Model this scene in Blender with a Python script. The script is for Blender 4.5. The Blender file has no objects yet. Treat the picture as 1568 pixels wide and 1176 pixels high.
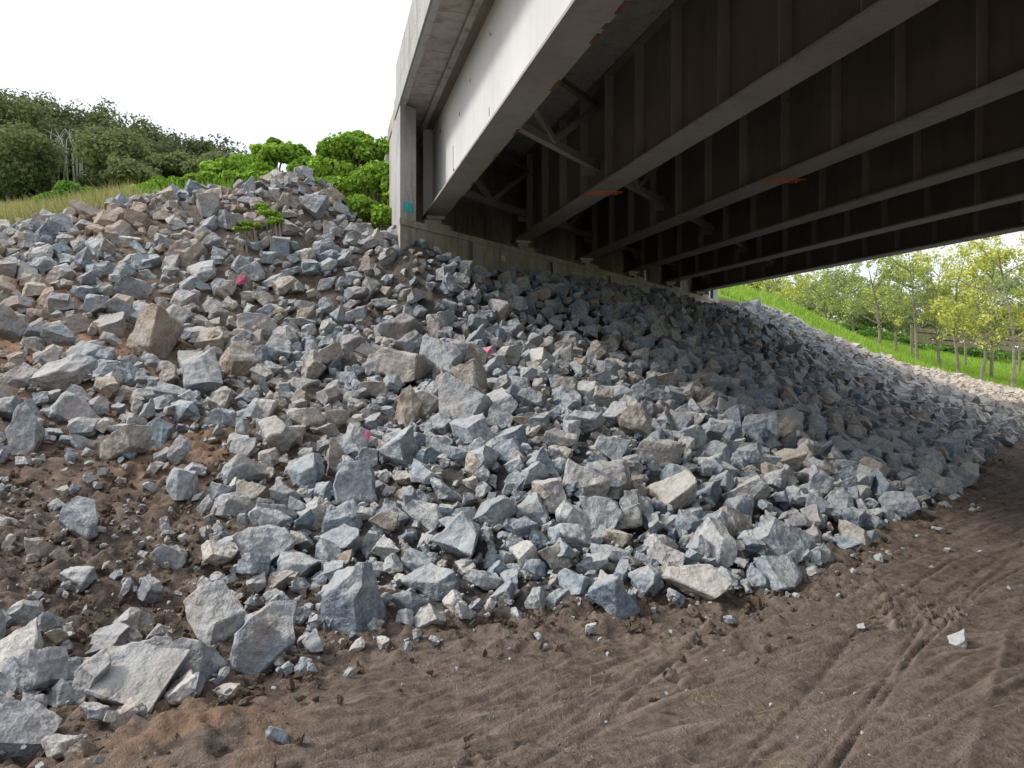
import bpy, bmesh, math, random
import numpy as np
from mathutils import Vector, Matrix, noise as mnoise
random.seed(7); rng=np.random.default_rng(7)
S=bpy.context.scene
F=1140.0; EYE=1.6
def W(u,v,Y): return (Y*(u-784)/F, Y, EYE+Y*(560-v)/F)
# ------------------------------------------------------------ helpers
def link(o,parent=None):
    S.collection.objects.link(o)
    if parent: o.parent=parent
    return o
def mesh_np(name,V,Fq,mats,cols=None,matidx=None,smooth=False,parent=None):
    V=np.asarray(V,dtype=np.float32); Fq=np.asarray(Fq,dtype=np.int32)
    k=Fq.shape[1]; m=bpy.data.meshes.new(name)
    m.vertices.add(len(V)); m.vertices.foreach_set("co",V.ravel())
    m.loops.add(Fq.size); m.loops.foreach_set("vertex_index",Fq.ravel())
    m.polygons.add(len(Fq))
    m.polygons.foreach_set("loop_start",np.arange(0,Fq.size,k,dtype=np.int32))
    m.polygons.foreach_set("loop_total",np.full(len(Fq),k,dtype=np.int32))
    if matidx is not None: m.polygons.foreach_set("material_index",np.asarray(matidx,dtype=np.int32))
    m.polygons.foreach_set("use_smooth",np.full(len(Fq),smooth,dtype=bool))
    m.update(calc_edges=True)
    if cols is not None:
        a=m.color_attributes.new("Col",'FLOAT_COLOR','POINT')
        c=np.ones((len(V),4),dtype=np.float32); c[:,:cols.shape[1]]=cols
        a.data.foreach_set("color",c.ravel())
    for mt in mats: m.materials.append(mt)
    o=bpy.data.objects.new(name,m); return link(o,parent)
def vnoise(x,y,seed=0):
    xi=np.floor(x).astype(np.int64); yi=np.floor(y).astype(np.int64)
    fx=x-xi; fy=y-yi; fx=fx*fx*(3-2*fx); fy=fy*fy*(3-2*fy)
    def h(a,b):
        n=(a*374761393+b*668265263+seed*1442695041)&0xffffffff
        n=((n^(n>>13))*1274126177)&0xffffffff
        return ((n^(n>>16))&0xffff)/65535.0
    return (h(xi,yi)*(1-fx)+h(xi+1,yi)*fx)*(1-fy)+(h(xi,yi+1)*(1-fx)+h(xi+1,yi+1)*fx)*fy
def fbm(x,y,f,o=4,seed=0):
    s=0;a=1;t=0
    for i in range(o):
        s=s+a*(vnoise(x*f+13.7*i,y*f-7.3*i,seed+i)-0.5); t+=a; a*=.5; f*=2.03
    return s/t*2
def sstep(a,b,x):
    t=np.clip((x-a)/(b-a),0,1); return t*t*(3-2*t)
# ------------------------------------------------------------ node helpers
class NT:
    def __init__(s,name):
        s.m=bpy.data.materials.new(name); s.m.use_nodes=True; s.t=s.m.node_tree
        s.b=s.t.nodes["Principled BSDF"]; s.out=s.t.nodes["Material Output"]
    def n(s,ty,**k):
        x=s.t.nodes.new(ty)
        for a,v in k.items(): setattr(x,a,v)
        return x
    def l(s,a,b): s.t.links.new(a,b)
    def noise(s,scale,detail=4,rough=.6,vec=None,dist=0):
        x=s.n("ShaderNodeTexNoise"); x.inputs["Scale"].default_value=scale
        x.inputs["Detail"].default_value=detail; x.inputs["Roughness"].default_value=rough
        x.inputs["Distortion"].default_value=dist
        if vec is not None: s.l(vec,x.inputs["Vector"])
        return x.outputs["Fac"]
    def ramp(s,fac,stops,interp='LINEAR'):
        x=s.n("ShaderNodeValToRGB"); e=x.color_ramp.elements; x.color_ramp.interpolation=interp
        while len(e)<len(stops): e.new(0.5)
        for i,(p,c) in enumerate(stops):
            e[i].position=p; e[i].color=(c[0],c[1],c[2],1) if hasattr(c,'__len__') else (c,c,c,1)
        s.l(fac,x.inputs["Fac"]); return x.outputs["Color"]
    def mix(s,f,a,b,mode='MIX'):
        x=s.n("ShaderNodeMix",data_type='RGBA',blend_type=mode)
        for i,v in ((0,f),(6,a),(7,b)):
            if hasattr(v,'is_output'): s.l(v,x.inputs[i])
            elif i==0: x.inputs[0].default_value=v
            else: x.inputs[i].default_value=(v[0],v[1],v[2],1)
        return x.outputs[2]
    def math(s,op,a,b=0.0,clamp=False):
        x=s.n("ShaderNodeMath",operation=op,use_clamp=clamp)
        for i,v in ((0,a),(1,b)):
            if hasattr(v,'is_output'): s.l(v,x.inputs[i])
            else: x.inputs[i].default_value=v
        return x.outputs[0]
    def bump(s,h,dist,strength=1.0):
        x=s.n("ShaderNodeBump"); x.inputs["Distance"].default_value=dist; x.inputs["Strength"].default_value=strength
        s.l(h,x.inputs["Height"]); s.l(x.outputs[0],s.b.inputs["Normal"])
    def pos(s): return s.n("ShaderNodeNewGeometry").outputs["Position"]
    def fin(s,col,rough=.9,spec=.2,metal=0):
        if hasattr(col,'is_output'): s.l(col,s.b.inputs["Base Color"])
        else: s.b.inputs["Base Color"].default_value=(*col,1)
        s.b.inputs["Roughness"].default_value=rough
        s.b.inputs["Specular IOR Level"].default_value=spec
        s.b.inputs["Metallic"].default_value=metal
        return s.m
def rock_mat(pink):
    k=NT("quarried_basalt"); P=k.pos()
    r=k.n("ShaderNodeObjectInfo").outputs["Random"]
    base=k.ramp(r,[(0,(.125,.16,.205)),(.25,(.175,.21,.25)),(.5,(.24,.265,.29)),(.68,(.31,.32,.325)),(.78,(.24,.20,.16)),(.86,(.27,.24,.205)),(.93,(.41,.405,.39)),(1,(.16,.185,.215))])
    n1=k.noise(3.4,4,.65,P)
    base=k.mix(k.ramp(n1,[(.42,0),(.66,.45)]),base,(.385,.40,.41))
    n2=k.noise(30,2,.7,P)
    base=k.mix(.55,base,k.ramp(n2,[(.3,(.22,.22,.22)),(.7,(.85,.85,.85))]),'OVERLAY')
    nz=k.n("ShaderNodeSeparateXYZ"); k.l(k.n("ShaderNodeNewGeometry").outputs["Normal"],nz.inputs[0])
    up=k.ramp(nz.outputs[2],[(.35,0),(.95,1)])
    sx=k.n("ShaderNodeSeparateXYZ"); k.l(P,sx.inputs[0])
    cn=k.noise(.8,3,.65,P)
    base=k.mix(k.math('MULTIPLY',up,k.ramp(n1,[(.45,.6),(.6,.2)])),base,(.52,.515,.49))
    base=k.mix(k.math('MULTIPLY',k.ramp(cn,[(.56,0),(.66,.6)]),k.ramp(n1,[(.4,1),(.55,.2)])),base,(.23,.17,.125))
    lm=k.math('MULTIPLY',sx.outputs[0],-.15,True)
    base=k.mix(k.math('MULTIPLY',k.math('MULTIPLY',lm,k.ramp(cn,[(.43,0),(.58,1)])),.75,True),base,(.34,.255,.19))
    sun_tint=k.math('MULTIPLY',k.math('SUBTRACT',sx.outputs[0],9),.12,True)
    base=k.mix(k.math('MULTIPLY',sun_tint,.75),base,(.50,.42,.33))  # warm sunlight beyond the bridge painted into the far-right rock colour
    for (x,y,z,rad) in pink:
        d=k.n("ShaderNodeVectorMath",operation='DISTANCE'); k.l(P,d.inputs[0]); d.inputs[1].default_value=(x,y,z)
        base=k.mix(k.math('MULTIPLY',k.math('LESS_THAN',d.outputs["Value"],rad),k.ramp(n2,[(.36,0),(.50,.85)])),base,(.75,.13,.27))
    hb=k.math('ADD',k.math('MULTIPLY',k.noise(10,3,.7,P),.6),k.math('MULTIPLY',n2,.3))
    k.bump(hb,.045,.85)
    return k.fin(base,.85,.3)
def clod_mat():
    k=NT("dirt_clod_soil"); P=k.pos()
    c=k.ramp(k.noise(2,3,.6,P),[(.3,(.075,.055,.043)),(.7,(.165,.128,.10))]); k.bump(k.noise(60,2,.7,P),.02)
    return k.fin(c,1,.05)
def ground_mat():
    k=NT("earth_ground"); P=k.pos()
    at=k.n("ShaderNodeVertexColor",layer_name="Col"); sp=k.n("ShaderNodeSeparateColor"); k.l(at.outputs[0],sp.inputs[0])
    n=k.noise(.9,6,.68,P); n2=k.noise(14,5,.72,P)
    d=k.ramp(n,[(.30,(.085,.064,.052)),(.46,(.135,.104,.085)),(.60,(.19,.152,.128)),(.74,(.26,.215,.182))])
    d=k.mix(.8,d,k.ramp(n2,[(.28,(.14,.14,.14)),(.72,(.84,.84,.84))]),'OVERLAY')
    # drag streaks of drier soil following the direction the machines drove
    mp=k.n("ShaderNodeMapping"); mp.inputs["Rotation"].default_value=(0,0,-.62); k.l(P,mp.inputs[0])
    mp2=k.n("ShaderNodeMapping"); mp2.inputs["Scale"].default_value=(.5,5.5,1); k.l(mp.outputs[0],mp2.inputs[0])
    st=k.noise(2.2,5,.7,mp2.outputs[0],.3)
    d=k.mix(k.ramp(st,[(.50,0),(.62,.5)]),d,(.27,.22,.185))
    d=k.mix(k.ramp(st,[(.32,.45),(.42,0)]),d,(.07,.052,.043))
    d=k.mix(k.math('MULTIPLY',at.outputs[1],.6),d,(.34,.28,.235))
    v=k.n("ShaderNodeTexVoronoi"); v.inputs["Scale"].default_value=30; k.l(P,v.inputs["Vector"])
    fl=k.math('MULTIPLY',k.ramp(v.outputs["Distance"],[(.10,1),(.17,0)]),k.ramp(n,[(.50,0),(.56,.85)]))
    d=k.mix(fl,d,(.38,.355,.32))
    d=k.mix(k.math('MULTIPLY',sp.outputs[0],k.ramp(n2,[(.2,.55),(.7,1)])),d,(.33,.205,.13))
    g=k.ramp(n2,[(.3,(.05,.047,.045)),(.7,(.13,.125,.115))])  # gravel grey, darkened to paint in the shadows between rocks
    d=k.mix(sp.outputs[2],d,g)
    gr=k.ramp(n,[(.3,(.12,.21,.035)),(.55,(.21,.36,.06)),(.75,(.30,.40,.10))])
    d=k.mix(sp.outputs[1],d,gr)
    msk=k.ramp(n,[(.40,.2),(.58,1)])
    h=k.math('ADD',k.math('MULTIPLY',st,.35),k.math('MULTIPLY',k.math('MULTIPLY',k.noise(38,4,.8,P),msk),.65))
    k.bump(h,.07,.9)
    return k.fin(d,1,.1)
def leaf_mat(name,transl=.3):
    k=NT(name); at=k.n("ShaderNodeVertexColor",layer_name="Col")
    df=k.n("ShaderNodeBsdfDiffuse"); k.l(at.outputs[0],df.inputs[0])
    tr=k.n("ShaderNodeBsdfTranslucent"); k.l(at.outputs[0],tr.inputs[0])
    mx=k.n("ShaderNodeMixShader"); mx.inputs[0].default_value=transl
    k.l(df.outputs[0],mx.inputs[1]); k.l(tr.outputs[0],mx.inputs[2]); k.l(mx.outputs[0],k.out.inputs[0])
    return k.m
def simple_mat(name,c1,c2,scale=4,rough=.9,bs=30,bd=.01,spec=.2):
    k=NT(name); P=k.pos()
    c=k.ramp(k.noise(scale,4,.65,P),[(.3,c1),(.7,c2)]); k.bump(k.noise(bs,3,.6,P),bd)
    return k.fin(c,rough,spec)
def concrete_mat(name,c1,c2,stain,sc=1.2):
    k=NT(name); P=k.pos()
    c=k.ramp(k.noise(sc,6,.65,P),[(.3,c1),(.7,c2)])
    mp=k.n("ShaderNodeMapping"); mp.inputs["Scale"].default_value=(3.5,3.5,.5); k.l(P,mp.inputs[0])
    c=k.mix(k.ramp(k.noise(1.6,5,.7,mp.outputs[0]),[(.5,0),(.68,.75)]),c,stain)
    v=k.n("ShaderNodeTexVoronoi"); v.inputs["Scale"].default_value=22; k.l(P,v.inputs["Vector"])
    c=k.mix(k.math('MULTIPLY',k.ramp(v.outputs["Distance"],[(.08,1),(.16,0)]),.5),c,(.09,.08,.07))
    k.bump(k.noise(25,4,.7,P),.015); return k.fin(c,.92,.15)
def steel_mat(name,c1,c2,rust_amt,streak=.45):
    k=NT(name); P=k.pos()
    c=k.ramp(k.noise(.8,4,.6,P),[(.3,c1),(.7,c2)])
    mp=k.n("ShaderNodeMapping"); mp.inputs["Scale"].default_value=(4,4,.4); k.l(P,mp.inputs[0])
    c=k.mix(k.math('MULTIPLY',k.ramp(k.noise(1.5,4,.7,mp.outputs[0]),[(.5,0),(.8,1)]),streak),c,(c1[0]*.6,c1[1]*.52,c1[2]*.45))
    rn=k.ramp(k.noise(3.3,6,.75,P),[(.66-rust_amt,0),(.70-rust_amt,1)])
    c=k.mix(rn,c,(.13,.06,.035))
    return k.fin(c,.6,.35)
M_clod=clod_mat(); M_ground=ground_mat()
M_leaf=leaf_mat("leaf_foliage"); M_blade=leaf_mat("grass_blade",.35)
M_bark=simple_mat("bark_grey",(.16,.13,.10),(.34,.30,.25),3)
M_bark_pale=simple_mat("bark_pale",(.30,.28,.25),(.45,.43,.39),3)
M_conc=concrete_mat("deck_concrete",(.33,.305,.275),(.46,.43,.39),(.20,.165,.13))
M_conc_w=concrete_mat("abutment_concrete",(.36,.33,.285),(.50,.47,.41),(.16,.14,.12),2.5)
M_conc_g=concrete_mat("parapet_concrete",(.36,.36,.36),(.47,.47,.46),(.24,.23,.22))
M_steel_out=steel_mat("girder_paint_lit",(.56,.56,.565),(.66,.66,.67),-.07,.25)  # same girder paint, made paler to colour in daylight on the outer girder
M_steel_in=steel_mat("girder_paint_dirty_shaded",(.15,.125,.10),(.225,.19,.155),-.02)  # same paint, darkened for dirt and for the shade under the deck
M_flange=steel_mat("flange_paint",(.27,.25,.22),(.37,.345,.31),.0)
M_rust=simple_mat("rust",(.10,.045,.025),(.24,.11,.06),20)
M_orange=simple_mat("orange_paint",(.75,.16,.04),(.85,.22,.06),8)
M_cyan=simple_mat("teal_graffiti",(.05,.35,.40),(.1,.5,.55),8)
M_bear=simple_mat("bearing_steel",(.55,.55,.53),(.72,.72,.70),8,.5)
# ------------------------------------------------------------ terrain
P1=np.array([-1.3,14.2]); A=np.array([-.25,.968]); A/=np.linalg.norm(A); R=np.array([A[1],-A[0]])
B=np.array([8.4,13.6]); BL=np.linalg.norm(B); B=B/BL; N=np.array([B[1],-B[0]])
ctrl=[]
def C(*pts):
    for p in pts: ctrl.append(p)
for p in [(-10,-6),(-4,-6),(0,-6),(6,-6),(14,-6),(25,-4),(-3,0),(-8,-1),(0,1),(0,3),(1.5,3.8),(3,2),(3,4.3),(5,2),(6,5),(6,7.4),(9,8),(9,11.5),(14,8),(14,15),
          (20,18),(30,25),(22,5),(40,10),(-1.2,2.2),(-2,2.4),(4.3,7.2),(7,9.8),(3,5.6),(1.5,4.5),(-.3,4.1)]: C((p[0],p[1],0.0))
for p in [(-1.4,3.6),(-1.0,4.2),(.32,4.6),(1.3,4.9),(2.2,5.45),(3.5,7.1),(5.3,9),(9,14),(10.5,15.5),(12.8,18.5),(18,25)]: C((p[0],p[1],0.02))
for u,l in {0:[(1050,3.6),(900,4.5),(700,6.5),(560,8.5),(450,10.5),(365,13)],
  -400:[(1000,3.7),(700,6),(560,8),(450,10),(378,12.5)],
  200:[(965,4.5),(850,5.3),(700,6.8),(560,8.9),(430,11.3),(326,13.5)],
  300:[(300,14.2)],
  400:[(1000,4.15),(850,5.3),(700,7),(560,9.3),(420,12),(295,14.5)],
  480:[(297,14.8)],
  560:[(850,5.6),(700,7.3),(560,9.8),(450,12),(360,13.6)],
  600:[(364,12.9)],650:[(382,13.4)],
  784:[(750,6.4),(640,8.3),(568,10),(492,12.8)],
  950:[(850,5.7),(700,7.6),(605,10),(510,14)],
  1100:[(800,6.7),(700,8.4),(605,12),(530,17)],
  1250:[(800,7.0),(700,9.6),(608,15),(540,22)],
  1400:[(725,10.5),(648,15),(598,22)],
  1500:[(652,17),(617,25)],
  1200:[(490,31)],1300:[(535,33)],}.items():
    for v,Y in l: C(W(u,v,Y))
C(W(1150,468,30),W(1400,570,36),W(1500,593,40),W(1568,604,44))
C(W(1200,462,42),W(1280,508,46),W(1350,540,50),W(1450,560,55),W(1568,573,60),W(1250,500,70),W(1400,530,80))
for u in (-500,0): C(W(u,345,18),W(u,338,28),W(u,330,42))
C(W(200,312,20),W(200,305,42),W(400,300,20),W(400,300,42),W(540,310,19),W(540,290,40))
for t in (-.07,.1,.25,.4,.55,.7,.85,1.03):
    for n,z in ((.5,3.74 if t<0 else 3.52),(-.9,3.7),(-2.6,5.5)):
        p=P1+B*BL*t+N*n; C((p[0],p[1],z))
ctrl=np.array(ctrl); CC=1.2
def kern(d2): return np.sqrt(d2+CC*CC)
D2=((ctrl[:,None,:2]-ctrl[None,:,:2])**2).sum(-1)
n_=len(ctrl); K=kern(D2)-np.eye(n_)*0.03
Afull=np.zeros((n_+1,n_+1)); Afull[:n_,:n_]=K; Afull[n_,:n_]=1; Afull[:n_,n_]=1
sol=np.linalg.solve(Afull,np.concatenate([ctrl[:,2],[0]]))
def H0(x,y):
    x=np.asarray(x,dtype=float); y=np.asarray(y,dtype=float); sh=x.shape
    x=x.ravel(); y=y.ravel(); out=np.full(x.shape,sol[n_])
    for i in range(n_): out+=sol[i]*kern((x-ctrl[i,0])**2+(y-ctrl[i,1])**2)
    out=np.clip(out,-.05,13)
    d=np.hypot(x-5,y-20); w=1-sstep(60,120,d)
    far=np.where(y>0,1,0)*(1.2+9*sstep(10,-40,x))
    return (out*w+far*(1-w)).reshape(sh)
TOE=[(-9,1.5),(-3.2,2.2),(-1.8,3.0),(-1.35,3.7),(-1.0,4.35),(.32,4.7),(1.3,4.95),(2.2,5.5),(3.5,7.15),(5.3,9.0),(9,14),(10.5,15.5),(12.8,18.5),(22,30),(32,42)]
pe=P1+B*BL*1.02+N*.5; ps=P1+B*BL*-.07+N*.5
POLY=np.array(TOE+[(28,46),(23.5,40.5),(19.5,36.5),(14.9,33.3),(11.3,31.3),(9.3,30),(pe[0],pe[1]),(ps[0],ps[1]),(-2.6,14.3),(-3.3,15),(-4.1,15.1),(-6.0,14.6),(-7.2,14.2),(-9.2,13.6),(-14,13),(-14,3)])
def inpoly(x,y,poly=POLY):
    x=np.asarray(x,float); y=np.asarray(y,float); c=np.zeros(x.shape,bool); j=len(poly)-1
    for i in range(len(poly)):
        xi,yi=poly[i]; xj,yj=poly[j]
        cond=((yi>y)!=(yj>y))&(x<(xj-xi)*(y-yi)/(yj-yi+1e-12)+xi); c^=cond; j=i
    return c
def polydist(x,y,pl):
    d=np.full(np.shape(x),1e9)
    for i in range(len(pl)-1):
        ax,ay=pl[i]; bx,by=pl[i+1]; dx,dy=bx-ax,by-ay
        t=np.clip(((x-ax)*dx+(y-ay)*dy)/(dx*dx+dy*dy),0,1)
        d=np.minimum(d,np.hypot(x-ax-t*dx,y-ay-t*dy))
    return d
def blob(x,y,cx,cy,r): return np.exp(-((x-cx)**2+(y-cy)**2)/(r*r))
def dirtmask(x,y):
    m=1.3*blob(x,y,-3.0,4.7,.95)+1.15*blob(x,y,-2.0,4.45,.6)+1.2*blob(x,y,-3.9,5.7,.95)+.9*blob(x,y,-2.6,5.3,.5)
    m=m+.75*blob(x,y,-5.2,9.2,.7)+.6*blob(x,y,-6.3,8.6,.6)+.6*blob(x,y,-2.9,7.2,.5)
    m=m+.55*sstep(-.8,-4.5,x)*sstep(.0,.25,fbm(x,y,.75,4,15))+.18*sstep(0,-4,x)
    m=m+.6*np.exp(-polydist(x,y,TOE)/.32)*(y<7.5)*sstep(-.2,.15,fbm(x,y,1.1,3,91))
    return np.clip(m+.3*fbm(x,y,1.3,3,5)*(m>.12),0,1)
xs=np.concatenate([-np.geomspace(9,900,40)[::-1][:-1],np.arange(-9,-3.6,.07),np.arange(-3.6,5.2,.018),np.arange(5.2,12,.06),np.arange(12,30,.35),np.geomspace(30,900,34)])
ys=np.concatenate([-np.geomspace(1,900,26)[::-1],np.arange(-.6,2.4,.2),np.arange(2.4,6.4,.016),np.arange(6.4,9,.04),np.arange(9,18,.1),np.arange(18,60,.5),np.geomspace(60,900,26)])
X,Y=np.meshgrid(xs,ys); Z=H0(X,Y)
inside=inpoly(X,Y); dt=polydist(X,Y,TOE)
near=(np.hypot(X,Y)<25)
flat=np.where(inside,0,1)*near
Z+=near*(.045*fbm(X,Y,.9,4,1)+.012*fbm(X,Y,3,3,2))
rough=np.clip(np.where(inside,1,np.exp(-dt/.45)),0,1)
cl=fbm(X,Y,11,4,9)
Z+=near*rough*(.08*np.clip(cl,-.25,1)+.05*fbm(X,Y,5,3,19))
zone=sstep(-.05,.3,fbm(X,Y,.8,4,31))
crumb=np.clip(fbm(X,Y,24,4,29)-.05,0,1)*zone
Z+=near*flat*(.06*crumb+.010*zone*fbm(X,Y,9,3,33))
pale=flat*np.clip(crumb*1.8+zone*.2,0,1)*.6
def track(ax,ay,ang,wid,depth,curv,per,sd):
    dx,dy=math.cos(ang),math.sin(ang)
    a=(X-ax)*dx+(Y-ay)*dy; c=-(X-ax)*dy+(Y-ay)*dx-curv*a*a+.05*fbm(a,a*0,.5,3,sd)
    e=np.exp(-(np.abs(c)/wid)**4)
    edge=np.exp(-((np.abs(c)-wid*1.12)/.018)**2)
    tread=sstep(-.2,.3,np.sin((a+np.abs(c)*.5)*2*math.pi/per+1.5*fbm(X,Y,2,2,sd+5)))*sstep(.2,.5,vnoise(X*.7,Y*.7,sd+7))
    nz=np.clip(.15+1.6*fbm(X,Y,1.1,3,sd),0,1)
    return (-depth*e*(.75+.25*tread*nz)+.8*depth*edge*np.clip(nz+.2,0,1)*(.6+1.2*np.clip(crumb*3,0,1))), edge*nz+.2*e*(1-tread)*nz
for tr in [(0.3,3.35,.42,.17,.022,.018,.09,41),(1.6,3.3,.50,.17,.022,.012,.09,42),(2.4,4.6,.78,.16,.025,.0,.10,43),(3.2,4.1,.86,.16,.025,.0,.10,44),(-.6,3.2,.18,.15,.02,.03,.09,45),(4.6,6.2,.9,.18,.03,0,.12,46)]+[(random.uniform(-.5,5),random.uniform(2.8,6.5),random.uniform(.35,.95),.018,random.uniform(.012,.024),random.uniform(-.03,.03),.4,60+i) for i in range(30)]:
    hh_,cc_=track(*tr); wgt=near*flat*sstep(0.0,.5,dt)
    Z+=wgt*hh_; pale=np.maximum(pale,wgt*np.clip(cc_,0,1)*.7)
Z+=.07*blob(X,Y,-1.35,3.15,.28)*(1+.9*fbm(X,Y,12,3,77))
orange=np.clip(.75*blob(X,Y,-1.35,3.15,.33)*(fbm(X,Y,5,3,78)>-.2)+.9*blob(X,Y,-5.4,8.8,1.7)*(fbm(X,Y,1.4,3,3)>-.1)+.7*blob(X,Y,-7.2,10.5,2)+.15*blob(X,Y,-2.2,3.6,.6)+.5*blob(X,Y,-3.0,7.0,.8),0,1)
grav_shade=np.where(inside,1,0)*(1-sstep(.15,.5,dirtmask(X,Y)))*(1-.7*sstep(0,-3.5,X))  # mask for gravel with the shadow between rocks painted in
grass=np.clip(np.where((~inside)&(Y>13.2)&(X<0),1,0)+np.where((~inside)&(Y>30)&(X>8),1,0)+np.where(np.hypot(X,Y)>75,1,0),0,1)
cols=np.stack([orange,grass,np.clip(grav_shade,0,1),np.clip(pale,0,1)],-1).reshape(-1,4)
V=np.stack([X,Y,Z],-1).reshape(-1,3); ny,nx=X.shape
I=np.arange(nx*ny).reshape(ny,nx)
Fq=np.stack([I[:-1,:-1],I[:-1,1:],I[1:,1:],I[1:,:-1]],-1).reshape(-1,4)
mesh_np("ground",V,Fq,[M_ground],cols,smooth=True)
def Hs(x,y): return float(H0(np.array([x]),np.array([y]))[0])
def px(u,v):
    Yv=np.arange(2.6,60,.05); x=Yv*(u-784)/F; z=EYE+Yv*(560-v)/F; h=H0(x,Yv)
    i=np.argmax(h>=z); return float(x[i]),float(Yv[i]),float(h[i])
pk=[]
for (u,v,r) in [(742,548,.13),(375,446,.10),(566,688,.085)]:
    x,y,z=px(u,v); pk.append((x,y-.15,z+.13,r))
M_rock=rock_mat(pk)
# ------------------------------------------------------------ rock variants
def make_rock(i,kind,detail=True):
    rr=random.Random(100+i*7+kind*1000)
    while True:
        pl=[]
        ax=(1,rr.uniform(.6,.95),rr.uniform(.38,.8))
        for s in (-1,1):
            for d in range(3):
                nv=Vector([rr.gauss(0,.24) for _ in range(3)]); nv[d]+=s; nv.normalize()
                pl.append((nv,ax[d]*.5*rr.uniform(.8,1.0)))
        for _ in range(rr.randint(3,7)):
            nv=Vector([rr.gauss(0,1) for _ in range(3)]).normalized()
            e=math.sqrt(sum((nv[d]*ax[d]*.5)**2 for d in range(3)))
            pl.append((nv,e*rr.uniform(.85,1.15)))
        vs=[]
        for a in range(len(pl)):
            for b in range(a+1,len(pl)):
                for c in range(b+1,len(pl)):
                    Mx=Matrix((pl[a][0],pl[b][0],pl[c][0]))
                    if abs(Mx.determinant())<.05: continue
                    p=Mx.inverted()@Vector((pl[a][1],pl[b][1],pl[c][1]))
                    if all(q[0].dot(p)<=q[1]+1e-5 for q in pl): vs.append(p)
        if len(vs)>7: break
    mxd=max(max(p[d] for p in vs)-min(p[d] for p in vs) for d in range(3))
    bm=bmesh.new()
    for p in vs: bm.verts.new(p/mxd)
    bmesh.ops.remove_doubles(bm,verts=bm.verts,dist=.03)
    r=bmesh.ops.convex_hull(bm,input=bm.verts)
    junk=[g for g in r['geom_interior'] if isinstance(g,bmesh.types.BMVert)]
    if junk: bmesh.ops.delete(bm,geom=junk,context='VERTS')
    bmesh.ops.dissolve_limit(bm,angle_limit=math.radians(4),verts=bm.verts,edges=bm.edges)
    bmesh.ops.bevel(bm,geom=list(bm.edges),offset=.014,segments=1,affect='EDGES',profile=.6)
    bmesh.ops.triangulate(bm,faces=bm.faces)
    if detail:
        for L in (.22,.14,.09):
            es=[e for e in bm.edges if e.calc_length()>L]
            bmesh.ops.subdivide_edges(bm,edges=es,cuts=1)
            bmesh.ops.triangulate(bm,faces=[f for f in bm.faces if len(f.verts)>3])
        bm.normal_update(); off=Vector((i*3.1,kind*5.7,0))
        mv=[(v,v.normal*(.06*mnoise.noise(v.co*2.6+off)+.032*mnoise.noise(v.co*7+off)+(.03*mnoise.noise(v.co*5+off) if kind==1 else 0))) for v in bm.verts]
        for v,d in mv: v.co+=d
    me=bpy.data.meshes.new(("stone_" if kind==0 else "clod_")+str(i)); bm.to_mesh(me); bm.free()
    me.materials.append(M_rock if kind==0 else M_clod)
    return bpy.data.objects.new(me.name,me)
colR=bpy.data.collections.new("riprap_stone_shapes"); NR=30
for i in range(NR): colR.objects.link(make_rock(i,0))
colC=bpy.data.collections.new("soil_clod_shapes"); NC=8
for i in range(NC): colC.objects.link(make_rock(i,1))
def instancer(name,pts,rots,scls,idx,coll):
    m=bpy.data.meshes.new(name); m.vertices.add(len(pts)); m.vertices.foreach_set("co",np.asarray(pts,np.float32).ravel())
    a=m.attributes.new("rot",'FLOAT_VECTOR','POINT'); a.data.foreach_set("vector",np.asarray(rots,np.float32).ravel())
    a=m.attributes.new("scl",'FLOAT_VECTOR','POINT'); a.data.foreach_set("vector",np.asarray(scls,np.float32).ravel())
    a=m.attributes.new("idx",'INT','POINT'); a.data.foreach_set("value",np.asarray(idx,np.int32))
    o=link(bpy.data.objects.new(name,m))
    g=bpy.data.node_groups.new(name+"_gn",'GeometryNodeTree')
    g.interface.new_socket("Geometry",in_out='INPUT',socket_type='NodeSocketGeometry')
    g.interface.new_socket("Geometry",in_out='OUTPUT',socket_type='NodeSocketGeometry')
    gi=g.nodes.new("NodeGroupInput"); go=g.nodes.new("NodeGroupOutput")
    ip=g.nodes.new("GeometryNodeInstanceOnPoints"); ci=g.nodes.new("GeometryNodeCollectionInfo")
    ci.inputs["Collection"].default_value=coll; ci.inputs["Separate Children"].default_value=True; ci.inputs["Reset Children"].default_value=True
    def attr(nm,ty):
        n=g.nodes.new("GeometryNodeInputNamedAttribute"); n.data_type=ty; n.inputs["Name"].default_value=nm
        return [s for s in n.outputs if s.enabled and s.name=="Attribute"][0]
    e=g.nodes.new("FunctionNodeEulerToRotation")
    L=g.links.new
    L(gi.outputs[0],ip.inputs["Points"]); L(ci.outputs[0],ip.inputs["Instance"]); ip.inputs["Pick Instance"].default_value=True
    L(attr("idx",'INT'),ip.inputs["Instance Index"]); L(attr("rot",'FLOAT_VECTOR'),e.inputs[0]); L(e.outputs[0],ip.inputs["Rotation"])
    L(attr("scl",'FLOAT_VECTOR'),ip.inputs["Scale"]); L(ip.outputs[0],go.inputs[0])
    md=o.modifiers.new("instances",'NODES'); md.node_group=g
    return o
class Hash:
    def __init__(s,c): s.c=c; s.d={}
    def ok(s,x,y,r,f):
        i,j=int(x//s.c),int(y//s.c)
        for a in (i-1,i,i+1):
            for b in (j-1,j,j+1):
                for (px_,py_,pr) in s.d.get((a,b),()):
                    if (px_-x)**2+(py_-y)**2<(f*(pr+r))**2: return False
        return True
    def add(s,x,y,r): s.d.setdefault((int(x//s.c),int(y//s.c)),[]).append((x,y,r))
RX=[];RS=[]
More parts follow.
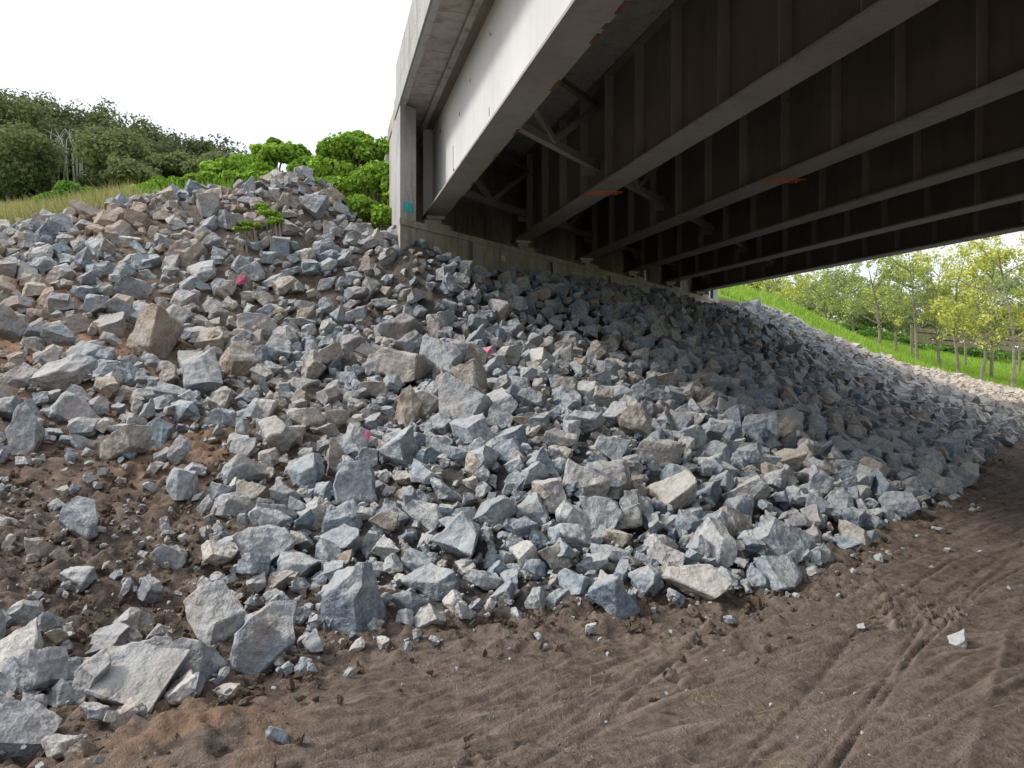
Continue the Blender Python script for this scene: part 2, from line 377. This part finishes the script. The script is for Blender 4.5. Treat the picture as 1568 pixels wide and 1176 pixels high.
heroes=[(545,955,125),(330,975,112),(305,1035,88),(238,1028,75),(702,850,98),(125,822,80),(722,680,84),(615,580,78),(1035,778,78),(995,905,60),(1062,914,88),(545,770,78),(470,745,74),(235,540,95),(885,915,64),(430,690,66),(740,905,60),(655,745,66),(625,650,66),(632,942,58),(455,885,58),(525,850,66),(1230,852,50),(40,1110,48),(350,1070,44),(115,1038,55),(1010,715,64),(760,805,62),(375,740,62),(310,600,70),(650,630,58),(480,330,40),(440,360,35),(210,455,55),(90,600,80),(40,690,80),(365,575,60),(1130,800,62),(1180,830,48),(1380,700,40),(420,930,50),(60,860,50),(230,915,48),(40,950,55),(780,900,45),(730,945,36),(820,935,40),(930,860,52),(590,920,42),(200,970,44),(280,760,66),(190,700,66),(860,690,52)]
h1=Hash(.6); h2=Hash(.6)
for (u,v,w) in heroes:
    x,y,z=px(u,v); s=w*y/F
    RX.append((x,y,z+s*.24)); RS.append(s); h1.add(x,y,s/2*1.0); h2.add(x,y,s/2*1.3)
bx0,bx1,by0,by1=-14,32,1.5,46
def scatter(n,lo,hi,f,h,zoff,layer):
    x=rng.uniform(bx0,bx1,n*6); y=rng.uniform(by0,by1,n*6)
    ok=inpoly(x,y); x=x[ok];y=y[ok]
    keep=(x>-0.74*y-1.2)&(x<.76*y+2); x=x[keep];y=y[keep]
    x=x[:n];y=y[:n]; z=H0(x,y); dm=dirtmask(x,y); de=polydist(x,y,TOE); inner=N[0]*(x-P1[0])+N[1]*(y-P1[1])
    left=sstep(-.5,-2.5,x)*sstep(4.6,3.4,y)
    for a,b,c,dmm,dd,lf,iw in zip(x,y,z,dm,de,left,inner):
        s=lo+(hi-lo)*random.random()**1.5
        if random.random()<dmm*(.955 if layer==1 else 1.0): continue
        if random.random()<lf*.45: continue
        if layer==2 and (dd<.4): continue
        if iw<1.0 and s>.24 and a>-2: continue
        if iw<.9 and layer==2 and a>-2: continue
        if h.ok(a,b,s/2,f):
            h.add(a,b,s/2); RX.append((a,b,c+zoff*s+(random.random()-.4)*.03+(.06 if layer==2 else 0))); RS.append(s)
scatter(380,.42,.54,1.0,h1,.18,1)
scatter(7500,.27,.42,.85,h1,.18,1)
scatter(24000,.16,.27,.78,h1,.20,1)
scatter(22000,.09,.15,.85,h1,.25,1)
scatter(4500,.26,.42,1.25,h2,.25,2)
scatter(14000,.14,.25,1.05,h2,.33,2)
print("main rocks",len(RX))
def filler(n,lo,hi,xmin,xmax,ymin,ymax):
    x=rng.uniform(xmin,xmax,n); y=rng.uniform(ymin,ymax,n)
    d=polydist(x,y,TOE); ok=inpoly(x,y)|(rng.random(n)<np.exp(-d/.18)*.6)
    ok&=(x>-.74*y-.5)&(x<.74*y+.5)&(rng.random(n)>dirtmask(x,y)*.6)
    x=x[ok];y=y[ok]; z=H0(x,y)
    for a,b,c in zip(x,y,z):
        s=lo+(hi-lo)*random.random()**2; RX.append((a,b,c+s*.2+.01+(.05*random.random() if inpoly(a,b) else 0))); RS.append(s)
filler(4500,.05,.12,-7,6,2.4,9); filler(3500,.02,.05,-4,5,2.4,6)
for (u,v,w) in [(1318,965,12),(1468,988,30),(1350,848,10),(930,1006,8),(1545,905,8),(1432,690,14),(1442,780,26),(1300,868,12),(780,1000,7),(700,1030,8),(1180,1085,6)]:
    Yv=1824/(v-560); RX.append(((u-784)*Yv/F,Yv,.02)); RS.append(w*Yv/F)
for _ in range(260):
    y=random.uniform(2.6,14); x=random.uniform(-1,1)*y*.7+1
    if inpoly(x,y): continue
    s=random.uniform(.008,.020)*(.6+y*.08); RX.append((x,y,Hs(x,y)+.008)); RS.append(s)
n=len(RX); RS=np.array(RS); print("rocks",n)
rots=rng.uniform(0,2*math.pi,(n,3)); rots[:,0]=rng.normal(0,.6,n); rots[:,1]=rng.normal(0,.6,n)
sc=RS[:,None]*rng.uniform(.88,1.12,(n,3))
instancer("riprap_rock_pile",RX,rots,sc,rng.integers(0,NR,n),colR)
x=rng.uniform(-8,9,150000); y=rng.uniform(2.4,13,150000)
dm=dirtmask(x,y); d=polydist(x,y,TOE); ins=inpoly(x,y)
pr=np.where(ins,dm*.45,np.exp(-d/.3)*.4+.12*sstep(-.05,.35,fbm(x,y,.8,4,31)))+.5*blob(x,y,-1.35,3.15,.3)
pr*=np.where(x>3.5,.35,1)*np.where(y>8,.5,1)
ok=(rng.random(len(x))<pr)&(x>-.74*y-.3)&(x<.74*y+.3); x=x[ok];y=y[ok];z=H0(x,y)
cs=(.007+.045*rng.random(len(x))**4)*np.where(inpoly(x,y)|(polydist(x,y,TOE)<.5),1.25,.75)
instancer("loose_soil_clods",np.stack([x,y,z+.01+cs*.1],-1),rng.uniform(0,6.28,(len(x),3)),cs[:,None]*rng.uniform(.8,1.5,(len(x),3)),rng.integers(0,NC,len(x)),colC)
print("clods",len(x))
# ------------------------------------------------------------ bridge
bridge=link(bpy.data.objects.new("steel_girder_bridge",None))
def hexa(name,c8,mat,parent,bev=0):
    f=[(0,3,2,1),(4,5,6,7),(0,1,5,4),(1,2,6,5),(2,3,7,6),(3,0,4,7)]
    bm=bmesh.new(); vs=[bm.verts.new(c) for c in c8]
    for q in f: bm.faces.new([vs[i] for i in q])
    bmesh.ops.recalc_face_normals(bm,faces=bm.faces)
    if bev: bmesh.ops.bevel(bm,geom=list(bm.edges),offset=bev,segments=2,affect='EDGES',profile=.6)
    me=bpy.data.meshes.new(name); bm.to_mesh(me); bm.free(); me.materials.append(mat)
    return link(bpy.data.objects.new(name,me),parent)
def Q(r,s,z):
    p=P1+R*r-A*s; return (p[0],p[1],z)
SK=-B.dot(A)/B.dot(R)
def qbox(name,r0,r1,s0,s1,z0,z1,mat,skew=0,bev=0):
    k0=SK*r0 if skew else 0; k1=SK*r1 if skew else 0
    e0=k0 if skew==2 else 0; e1=k1 if skew==2 else 0
    return hexa(name,[Q(r0,s0+k0,z0),Q(r1,s0+k1,z0),Q(r1,s1+e1,z0),Q(r0,s1+e0,z0),Q(r0,s0+k0,z1),Q(r1,s0+k1,z1),Q(r1,s1+e1,z1),Q(r0,s1+e0,z1)],mat,bridge,bev)
def bar(name,p0,p1,w,h,mat,parent=None):
    p0=Vector(p0);p1=Vector(p1); d=(p1-p0).normalized(); up=Vector((0,0,1)) if abs(d.z)<.95 else Vector((0,1,0)); s=d.cross(up).normalized(); u=s.cross(d)
    c=[]
    for p in (p0,p1):
        for a,b in ((-1,-1),(1,-1),(1,1),(-1,1)): c.append(p+s*(a*w/2)+u*(b*h/2))
    return hexa(name,c,mat,parent or bridge)
ZB=4.4; ZT=6.12; SE=30
rg=[2.307*k-.2 for k in range(6)]
for k in range(6):
    r=rg[k]; s0=-2.218*k-.15; t=f"girder_{k+1}_"
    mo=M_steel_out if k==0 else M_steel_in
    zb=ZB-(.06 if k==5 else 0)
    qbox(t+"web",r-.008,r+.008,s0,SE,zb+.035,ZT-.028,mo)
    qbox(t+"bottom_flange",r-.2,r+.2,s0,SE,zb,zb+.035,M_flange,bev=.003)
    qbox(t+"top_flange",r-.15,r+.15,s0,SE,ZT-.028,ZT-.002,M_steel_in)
    s=s0+.1; j=0
    while s<SE-.5:
        for sd in ((1,) if k==0 else (-1,1)):
            qbox(t+f"stiffener_{j}_{'a' if sd<0 else 'b'}",*(sorted((r+sd*.01,r+sd*.15))),s,s+.014,ZB+.037,ZT-.03,M_flange)
        if j==0: qbox(t+"end_plate",r-.19,r-.01,s,s+.02,ZB+.037,ZT-.03,M_steel_out if k==0 else M_steel_in)
        s+=1.12; j+=1
    qbox(t+"bearing_plate",r-.17,r+.17,-2.218*k-.05,-2.218*k+.28,zb-.06,zb-.003,M_bear)
    qbox(t+"bearing_pad",r-.12,r+.12,-2.218*k,-2.218*k+.22,ZB-.2,zb-.062,M_bear)
for k in range(1,4):
    for i in range(14):
        s=random.uniform(-2,16); L=random.uniform(.1,.5)
        qbox(f"girder_{k+1}_rust_scale_{i}",rg[k]-.203,rg[k]-.17,s,s+L,ZB+.036,ZB+.044,M_rust)
for i in range(10):
    s=random.uniform(0,9); L=random.uniform(.08,.35)
    qbox(f"girder_1_rust_scale_{i}",rg[0]+.17,rg[0]+.203,s,s+L,ZB-.004,ZB+.012,M_rust)
for i,(s,z,l,h) in enumerate([(2.2,4.75,.05,.4),(2.75,5.45,.10,.05),(3.6,5.65,.08,.05),(1.2,4.62,.15,.07),(2.25,4.72,.12,.04)]):
    qbox(f"girder_1_paint_scar_{i}",rg[0]-.0115,rg[0]-.0085,s,s+l*.5,z,z+h,M_rust)
for j,sf in enumerate((0.9,4.9,17.5)):
    for k in range(5):
        ra,rb=rg[k]+.02,rg[k+1]-.02
        sa=sf-2.218*k; sb=sf-2.218*(k+1)
        zl,zh=ZB+.42,ZT-.3
        mid=((ra+rb)/2,(sa+sb)/2)
        t=f"crossframe_{j}_{k}_"
        bar(t+"bottom_chord",Q(ra,sa,zl),Q(rb,sb,zl),.11,.11,M_flange)
        bar(t+"top_chord",Q(ra,sa,zh),Q(rb,sb,zh),.09,.09,M_steel_in)
        bar(t+"diagonal_a",Q(ra,sa+.06,zh-.02),Q(mid[0],mid[1]+.06,zl+.02),.09,.09,M_flange)
        bar(t+"diagonal_b",Q(rb,sb+.06,zh-.02),Q(mid[0],mid[1]+.06,zl+.02),.09,.09,M_flange)
        for rr_,ss_ in ((ra,sa),(rb-.25,sb)):
            qbox(t+f"gusset_{rr_:.1f}",rr_,rr_+.25,ss_-.07,ss_-.055,zl-.12,zl+.18,M_flange)
r0,r1=-.96,rg[5]+.8
qbox("deck_slab",r0,r1,-2.1,SE,ZT,ZT+.25,M_conc,skew=1)
qbox("deck_edge_drip",r0+.0,r0+.09,-.55,SE,ZT-.09,ZT-.002,M_conc_g,skew=1)
qbox("parapet_wall",r0-.03,r0+.22,-.1,SE,ZT+.252,ZT+.80,M_conc_g,skew=1,bev=.012)
qbox("parapet_fascia",r0-.03,r0-.003,-.45,SE,ZT-.07,ZT+.249,M_conc_g,skew=1)
qbox("parapet_wall_right",r1-.22,r1+.03,-.5,SE,ZT+.252,ZT+.95,M_conc_g,skew=1)
qbox("deck_edge_drip_right",r1-.09,r1,-.5,SE,ZT-.10,ZT-.002,M_conc_g,skew=1)
for i in range(14): qbox(f"soffit_joint_{i}",r0+.1,rg[0]-.16,.9+i*1.25,.93+i*1.25,ZT-.008,ZT-.002,M_conc_w)
qbox("soffit_fillet",rg[0]-.25,rg[0]-.152,-.2,SE,ZT-.05,ZT-.002,M_conc)
RE=r1+.3
qbox("abutment_seat_wall",r0-.02,RE,-1.39,.50,2.4,4.10,M_conc_w,2,.015)
qbox("abutment_seat_cap",r0-.03,RE,.503,.54,3.985,4.095,M_conc_w,2,.004)
qbox("abutment_backwall",r0+.02,RE,-1.9,-1.15,4.102,ZT-.01,M_conc_w,2)
qbox("end_pilaster",r0-.01,r0+.30,-1.1,.42,4.102,ZT-.03,M_conc_g,2,.012)
qbox("end_pilaster_right",RE-.4,RE,-1.1,.42,4.102,ZT-.12,M_conc_g,2,.012)
qbox("wing_wall",r0+.02,r0+.28,-6,-1.95,3,ZT-.02,M_conc_g,0,.01)
for k in range(6):
    r=rg[k]
    qbox(f"bearing_plinth_{k}",r-.28,r+.28,-.35,.46,4.102,4.195,M_conc_w,2,.008)
    if k>=3: qbox(f"pale_upright_block_{k}",r+.3,r+.42,.2,.42,4.102,4.55,M_bear,2,.01)  # pale upright blocks on the seat beside the far girder ends
    if k<5:
        qbox(f"wall_buttress_block_{k}",r+.75,r+1.10,.543,.60,3.4,3.97,M_conc_w,2,.01)
        qbox(f"drain_pipe_cap_{k}",r+1.5,r+1.62,.503,.53,3.75,3.86,M_bear,2,.01)
qbox("graffiti_tag",r0+.06,r0+.24,.423,.427,4.25,4.42,M_cyan,2)
for k,s in ((1,2.97),(2,4.37)):
    r=rg[k]
    for i in range(3):
        bar(f"orange_clamp_rod_{k}_{i}",Q(r-.24,s-.22+i*.16,ZB-.03-.015*i),Q(r+.27,s-.16+i*.13,ZB-.02-.01*i),.008,.009,M_orange)
    for i in range(3):
        bar(f"orange_clamp_hook_{k}_{i}",Q(r-.22+i*.2,s-.2+i*.1,ZB-.07),Q(r-.218+i*.2,s-.2+i*.1,ZB+.0),.02,.02,M_orange)
# ------------------------------------------------------------ vegetation
def tube(pts,rad,sides=6):
    V=[];Fc=[]
    pts=[Vector(p) for p in pts]
    for i,p in enumerate(pts):
        d=(pts[min(i+1,len(pts)-1)]-pts[max(i-1,0)]).normalized()
        a=d.cross(Vector((.3,.9,.1))).normalized(); b=d.cross(a)
        for j in range(sides):
            t=2*math.pi*j/sides; V.append(p+(a*math.cos(t)+b*math.sin(t))*rad[i])
    for i in range(len(pts)-1):
        for j in range(sides):
            Fc.append((i*sides+j,i*sides+(j+1)%sides,(i+1)*sides+(j+1)%sides,(i+1)*sides+j))
    return [tuple(v) for v in V],Fc
def leafcloud(cent,rad,n,size,pal,up=.4,shell=.55,aspect=.6):
    cent=np.asarray(cent,float);rad=np.asarray(rad,float);k=len(cent)
    d=rng.normal(size=(k,n,3)); d/=np.linalg.norm(d,axis=-1,keepdims=True)
    rr=shell+(1.08-shell)*rng.random((k,n,1))**.7
    p=cent[:,None]+d*rr*rad[:,None]
    nr=d*.8+rng.normal(size=d.shape)*.55; nr[...,2]+=up; nr/=np.linalg.norm(nr,axis=-1,keepdims=True)
    t=np.cross(nr,rng.normal(size=d.shape)); t/=np.linalg.norm(t,axis=-1,keepdims=True); b=np.cross(nr,t)
    s=size*rng.uniform(.6,1.35,(k,n,1))
    q=np.stack([p-t*s*.5,p+b*s*.5*aspect+nr*s*.08,p+t*s*.5,p-b*s*.5*aspect+nr*s*.08],2).reshape(-1,3)
    pal=np.asarray(pal); w=rng.random((k,1,1))*.6+rng.random((k,n,1))*.4
    c=pal[0]*(1-w)+pal[1]*w; c=c*rng.uniform(.75,1.25,(k,n,1))
    c=np.repeat(c.reshape(-1,3),4,0)
    return q,np.arange(len(q)).reshape(-1,4),c
class Acc:
    def __init__(s): s.V=[];s.F=[];s.C=[];s.M=[];s.n=0
    def add(s,V,Fc,C,mi):
        V=np.asarray(V,float);Fc=np.asarray(Fc,int)
        s.V.append(V);s.F.append(Fc+s.n);s.n+=len(V)
        s.C.append(np.broadcast_to(np.asarray(C,float),(len(V),3)));s.M.append(np.full(len(Fc),mi))
    def make(s,name,mats): return mesh_np(name,np.concatenate(s.V),np.concatenate(s.F),mats,np.concatenate(s.C),np.concatenate(s.M))
def crown(acc,c,r,nc,nl,size,pal,clr=.42):
    d=rng.normal(size=(nc,3)); d/=np.linalg.norm(d,axis=1,keepdims=True); d[:,2]=np.abs(d[:,2])*1.0-.25*rng.random(nc)
    cc=np.asarray(c)+d*np.asarray(r)*rng.uniform(.55,.95,(nc,1))
    rad=np.asarray(r)*clr*rng.uniform(.6,1.2,(nc,1)); rad[:,2]*=.75
    q,f,cl=leafcloud(cc,rad,nl,size,pal); acc.add(q,f,cl,0)
    return cc
DG=[(.08,.10,.05),(.17,.195,.095)]; MG=[(.13,.16,.07),(.25,.28,.13)]
ht=Acc(); sky=[(-350,110),(-200,120),(-60,140),(0,138),(60,142),(130,160),(200,168),(260,190),(310,205),(345,220),(372,240),(420,262),(500,275),(580,280)]
for row,(Yb,dv,ns) in enumerate([(46,0,22),(41,34,20),(36,72,16)]):
    for i in range(ns):
        u=-330+ (900/ns)*i+random.uniform(-12,12)
        vt=np.interp(u,[s[0] for s in sky],[s[1] for s in sky])+dv+random.uniform(-7,8)
        if vt>292: continue
        x,y,zt=W(u,vt,Yb+random.uniform(-1.5,1.5)); g=Hs(x,y)
        hh=max(zt-g,1.2); w=random.uniform(1.5,2.2)*(1 if hh>4 else .7)
        rz=min(hh*.42,2.6)
        pal=DG if random.random()<.6 else MG
        crown(ht,(x,y,zt-rz),(w,w,rz),34,105,.20,pal)
        crown(ht,(x,y,zt-rz*2.0),(w*.95,w*.95,rz),16,70,.24,DG)
        for q_ in range(2):
            bx=x+random.uniform(-1,1)
            V_,F_=tube([(bx,y-.6,g-.3),(bx+random.uniform(-.3,.3),y-.4,g+hh*.35),(x+random.uniform(-1,1),y,zt-rz*.8)],[.16,.11,.04]); ht.add(V_,F_,(.3,.3,.3),1)
for (u,v,Yb,w,rz) in [(172,240,33,1.5,1.4),(30,245,33,1.8,1.6),(260,262,33,1.2,.8),(205,275,31,1.2,.8),(20,190,37,1.8,1.8),(330,262,32,1.2,.8)]:
    x,y,z=W(u,v,Yb); crown(ht,(x,y,z),(w,w,rz),34,120,.18,MG); crown(ht,(x,y,z-1.1),(w*.8,w*.8,rz),14,80,.2,DG)
for i in range(10):
    u=95+random.uniform(-15,35); x,y,z=W(u,250,34.0+random.uniform(0,1)); 
    V_,F_=tube([(x,y,z-1.5),(x+random.uniform(-.2,.2),y,z+.4),(x+random.uniform(-.4,.4),y,z+1.1),(x+random.uniform(-.7,.7),y,z+1.6)],[.05,.04,.025,.01],5); ht.add(V_,F_,(.5,.5,.5),2)
ht.make("hillside_trees",[M_leaf,M_bark,M_bark_pale])
BG=[(.15,.27,.035),(.36,.54,.09)]
BG2=[(.07,.16,.03),(.19,.36,.06)]
def shrub(name,blobs,size,pal,nl=150,nc=14):
    a=Acc()
    for (u,v,Yb,w,h) in blobs:
        x,y,z=W(u,v,Yb); cc=crown(a,(x,y,z),(w,w,h),nc,nl,size,pal,.5)
        g=Hs(x,y)
        for c_ in cc[:7]:
            V_,F_=tube([(x+random.uniform(-.15,.15),y,min(g,z)-.1),((x+c_[0])/2,(y+c_[1])/2,(z+c_[2])/2-.05),tuple(c_)],[.025,.016,.006],5); a.add(V_,F_,(.2,.2,.2),1)
    return a.make(name,[M_leaf,M_bark])
shrub("leafy_shrub",[(545,240,16.5,.60,.50),(510,265,16.2,.5,.5),(572,285,15.6,.5,.55),(560,328,14.9,.38,.35),(525,305,15.6,.45,.45),(588,248,16.6,.36,.45),(588,338,14.4,.22,.25),(548,218,16.8,.25,.22),(505,235,16.4,.25,.25),(600,300,15.2,.2,.5)],.12,BG)
shrub("leafy_shrub",[(425,243,16.8,.5,.36),(385,258,16.6,.5,.33),(345,268,16.2,.45,.30),(465,265,16.4,.45,.32),(310,283,15.8,.4,.25),(410,278,16,.5,.3),(455,240,17.2,.26,.26),(365,283,15.8,.4,.25),(490,288,15.6,.3,.2),(420,222,17,.15,.14)],.11,BG)
shrub("leafy_shrub",[(110,308,17.5,.55,.40),(85,318,17,.4,.35),(130,322,17,.45,.3),(95,335,16,.35,.25)],.11,BG2)
shrub("creeping_plant",[(215,302,16,.4,.2),(250,292,16,.45,.22),(285,288,16,.4,.22),(170,325,15,.35,.15),(235,310,15.2,.3,.14),(150,330,15,.3,.15),(195,318,15,.3,.15)],.10,BG)
shrub("weed_plant",[(412,330,12.9,.2,.13),(385,345,12.6,.15,.09),(425,342,12.7,.16,.1),(400,318,13.2,.12,.1),(320,305,13.4,.15,.08),(372,352,12.4,.12,.06)],.06,BG,70,8)
def blades(name,pts,h,w,pal,lean=.35):
    pts=np.asarray(pts,float);n=len(pts); a=rng.uniform(0,6.28,n); hh=h*rng.uniform(.5,1.3,n)
    dx=np.cos(a)*w;dy=np.sin(a)*w; lx=rng.normal(0,lean,n)*hh; ly=rng.normal(0,lean,n)*hh
    p0=pts-np.stack([dx,dy,0*dx],-1); p1=pts+np.stack([dx,dy,0*dx],-1)
    p2=pts+np.stack([lx,ly,hh],-1); V_=np.stack([p0,p1,p2],1).reshape(-1,3)
    pal=np.asarray(pal);t=rng.random((n,1)); c=np.repeat(pal[0]*(1-t)+pal[1]*t,3,0)
    return mesh_np(name,V_,np.arange(len(V_)).reshape(-1,3),[M_blade],c)
y=rng.uniform(14.2,30,26000); x=y*rng.uniform(-.80,-.50,26000); z=H0(x,y)
ok=~inpoly(x,y); blades("dry_grass",np.stack([x,y,z-.02],-1)[ok],.42,.012,[(.22,.24,.07),(.50,.44,.22)])
y=rng.uniform(31,75,60000); x=y*rng.uniform(.28,.74,60000); z=H0(x,y); ok=~inpoly(x,y)
blades("green_grass",np.stack([x,y,z-.02],-1)[ok],.30,.03,[(.18,.33,.04),(.44,.58,.12)])
y=rng.uniform(14,20,9000); x=y*rng.uniform(-.52,-.16,9000); z=H0(x,y); ok=~inpoly(x,y)
blades("crest_grass",np.stack([x,y,z-.02],-1)[ok],.28,.012,[(.14,.26,.03),(.34,.46,.10)])
tx=[];
for _ in range(34):
    y0=random.uniform(2.7,8); x0=y0*random.uniform(-.1,.68)
    if inpoly(x0,y0): continue
    m=random.randint(4,22); 
    for i in range(m): tx.append((x0+random.gauss(0,.06),y0+random.gauss(0,.06)))
for (u,v) in [(1095,1080),(1080,1075),(1170,1100),(1320,960),(1210,1030)]:
    Yv=1824/(v-560)
    for i in range(26): tx.append(((u-784)*Yv/F+random.gauss(0,.04),Yv+random.gauss(0,.04)))
tx=np.array(tx); z=H0(tx[:,0],tx[:,1])
blades("dry_straw_scraps",np.stack([tx[:,0],tx[:,1],z+.03],-1),.035,.002,[(.13,.16,.06),(.40,.36,.22)],1.6)
YG=[(.38,.42,.09),(.68,.68,.20)]; YG2=[(.26,.34,.11),(.48,.53,.21)]
def slim_tree(u,Yb,h,w,pal,dens=1):
    x=Yb*(u-784)/F; y=Yb; g=Hs(x,y); a=Acc()
    top=Vector((x+random.uniform(-.9,.9),y,g+h*.9))
    base=Vector((x,y,g-.2)); mid=base.lerp(top,.45)+Vector((random.uniform(-.45,.45),0,0))
    V_,F_=tube([base,base.lerp(mid,.5)+Vector((random.uniform(-.12,.12),0,0)),mid,mid.lerp(top,.5),top],[.11,.09,.065,.04,.015]); a.add(V_,F_,(.3,.3,.3),1)
    for i in range(11):
        s=base.lerp(mid,random.uniform(.6,1)) if i<5 else mid.lerp(top,random.uniform(0,.8)); ang=random.uniform(0,6.28); L=random.uniform(.6,1.1)*w
        e=s+Vector((math.cos(ang)*L,math.sin(ang)*L,random.uniform(.8,1.8)))
        m_=(s+e)/2+Vector((0,0,-.1))
        V_,F_=tube([s,m_,e],[.045,.03,.012],5); a.add(V_,F_,(.3,.3,.3),1)
        nc=int(5*dens); cc=np.array(e)+rng.normal(0,.45,(nc,3))
        q,f,cl=leafcloud(cc,np.full((nc,3),.43)*rng.uniform(.6,1.2,(nc,1)),46,.16,pal,shell=.1); a.add(q,f,cl,0)
    cc=np.array(top)+rng.normal(0,1,(int(14*dens),3))*np.array([w*.45,w*.45,.8])
    q,f,cl=leafcloud(cc,np.full((len(cc),3),.5),45,.17,pal,shell=.1); a.add(q,f,cl,0)
    a.make("wattle_tree",[M_leaf,M_bark])
for (u,Yb,h,w,pal,dn) in [(1262,62,5,2.0,YG2,1),(1310,56,6,1.9,YG2,.8),(1345,50,7,1.8,YG2,.8),(1372,54,7.5,2,YG,1),(1405,48,8,2,YG2,.8),(1440,50,8,2.2,YG,1),(1468,46,8,1.8,YG,.9),(1500,44,8.5,2.2,YG,1),(1518,50,8,2,YG2,1),(1550,42,9,2.4,YG,1),(1590,45,9,2.4,YG,1.2),(1640,44,9,2.5,YG,1),(1225,66,5,2,YG,1),(1190,60,4,2,YG,1)]:
    slim_tree(u,Yb,h,w,pal,dn)
fb=Acc()
for i in range(60):
    u=1100+i*11+random.uniform(-8,8); Yb=random.uniform(78,105); x=Yb*(u-784)/F; g=Hs(x,Yb)
    hz=random.uniform(3,6.8)*(1.15 if u>1330 else .8)
    for q_ in (.55,1.0):
        crown(fb,(x,Yb,g+hz*q_),(2.8,2.8,hz*.4),14,60,.36,[(.20,.24,.12),(.38,.42,.23)] if random.random()<.6 else YG2)
for i in range(26):
    u=1280+i*14; Yb=random.uniform(66,74); x=Yb*(u-784)/F; g=Hs(x,Yb)
    crown(fb,(x,Yb,g+.4),(1.5,1.5,.6),10,60,.22,[(.07,.15,.035),(.19,.32,.08)])
fb.make("distant_trees",[M_leaf])
fence=link(bpy.data.objects.new("timber_fence",None)); M_wood=simple_mat("weathered_timber",(.24,.18,.14),(.38,.30,.24),6)
fx0=W(1395,0,58);fx1=W(1568,0,57)
for i in range(3):
    bar(f"rail_{i}",(fx0[0],58,Hs(fx0[0],58)+1.2+i*.42),(fx1[0]+8,57,Hs(fx1[0],57)+1.3+i*.42),.06,.3,M_wood,fence)
for i in range(9):
    t=i/8; xx=fx0[0]*(1-t)+(fx1[0]+8)*t; yy=58*(1-t)+57*t; gz=Hs(xx,yy)-.2; hexa(f"post_{i}",[(xx-.08,yy-.15,gz),(xx+.08,yy-.15,gz),(xx+.08,yy-.04,gz),(xx-.08,yy-.04,gz),(xx-.08,yy-.15,gz+2.6),(xx+.08,yy-.15,gz+2.6),(xx+.08,yy-.04,gz+2.6),(xx-.08,yy-.04,gz+2.6)],M_wood,fence)
# ------------------------------------------------------------ world / light / camera
w=bpy.data.worlds.new("World"); S.world=w; w.use_nodes=True; nt=w.node_tree; bg=nt.nodes["Background"]
el=math.radians(42); az=math.radians(-92)
sk=nt.nodes.new("ShaderNodeTexSky"); sk.sky_type='NISHITA'; sk.sun_disc=False; sk.sun_elevation=el; sk.sun_rotation=az; sk.dust_density=4
sc1=nt.nodes.new("ShaderNodeVectorMath"); sc1.operation='SCALE'; sc1.inputs["Scale"].default_value=.05; nt.links.new(sk.outputs[0],sc1.inputs[0])
ad=nt.nodes.new("ShaderNodeVectorMath"); ad.operation='ADD'; ad.inputs[1].default_value=(1.02,1.06,1.12); nt.links.new(sc1.outputs[0],ad.inputs[0])
nt.links.new(ad.outputs[0],bg.inputs[0]); bg.inputs[1].default_value=1.0
sd=bpy.data.lights.new("sun",'SUN'); sd.energy=3.0; sd.angle=math.radians(10); sd.color=(1,.95,.87)
so=link(bpy.data.objects.new("sun",sd))
dirv=Vector((math.sin(az)*math.cos(el),math.cos(az)*math.cos(el),math.sin(el)))
so.rotation_euler=dirv.to_track_quat('Z','Y').to_euler()
cd=bpy.data.cameras.new("camera"); cam=link(bpy.data.objects.new("camera",cd)); cam.location=(0,0,EYE); cam.rotation_euler=(math.radians(90),0,0)
cd.sensor_width=36; cd.lens=36*F/1568; cd.shift_y=-28/1568; cd.clip_start=.05; cd.clip_end=3000
S.camera=cam
S.view_settings.view_transform='Standard'; S.view_settings.look='None'; S.view_settings.exposure=0
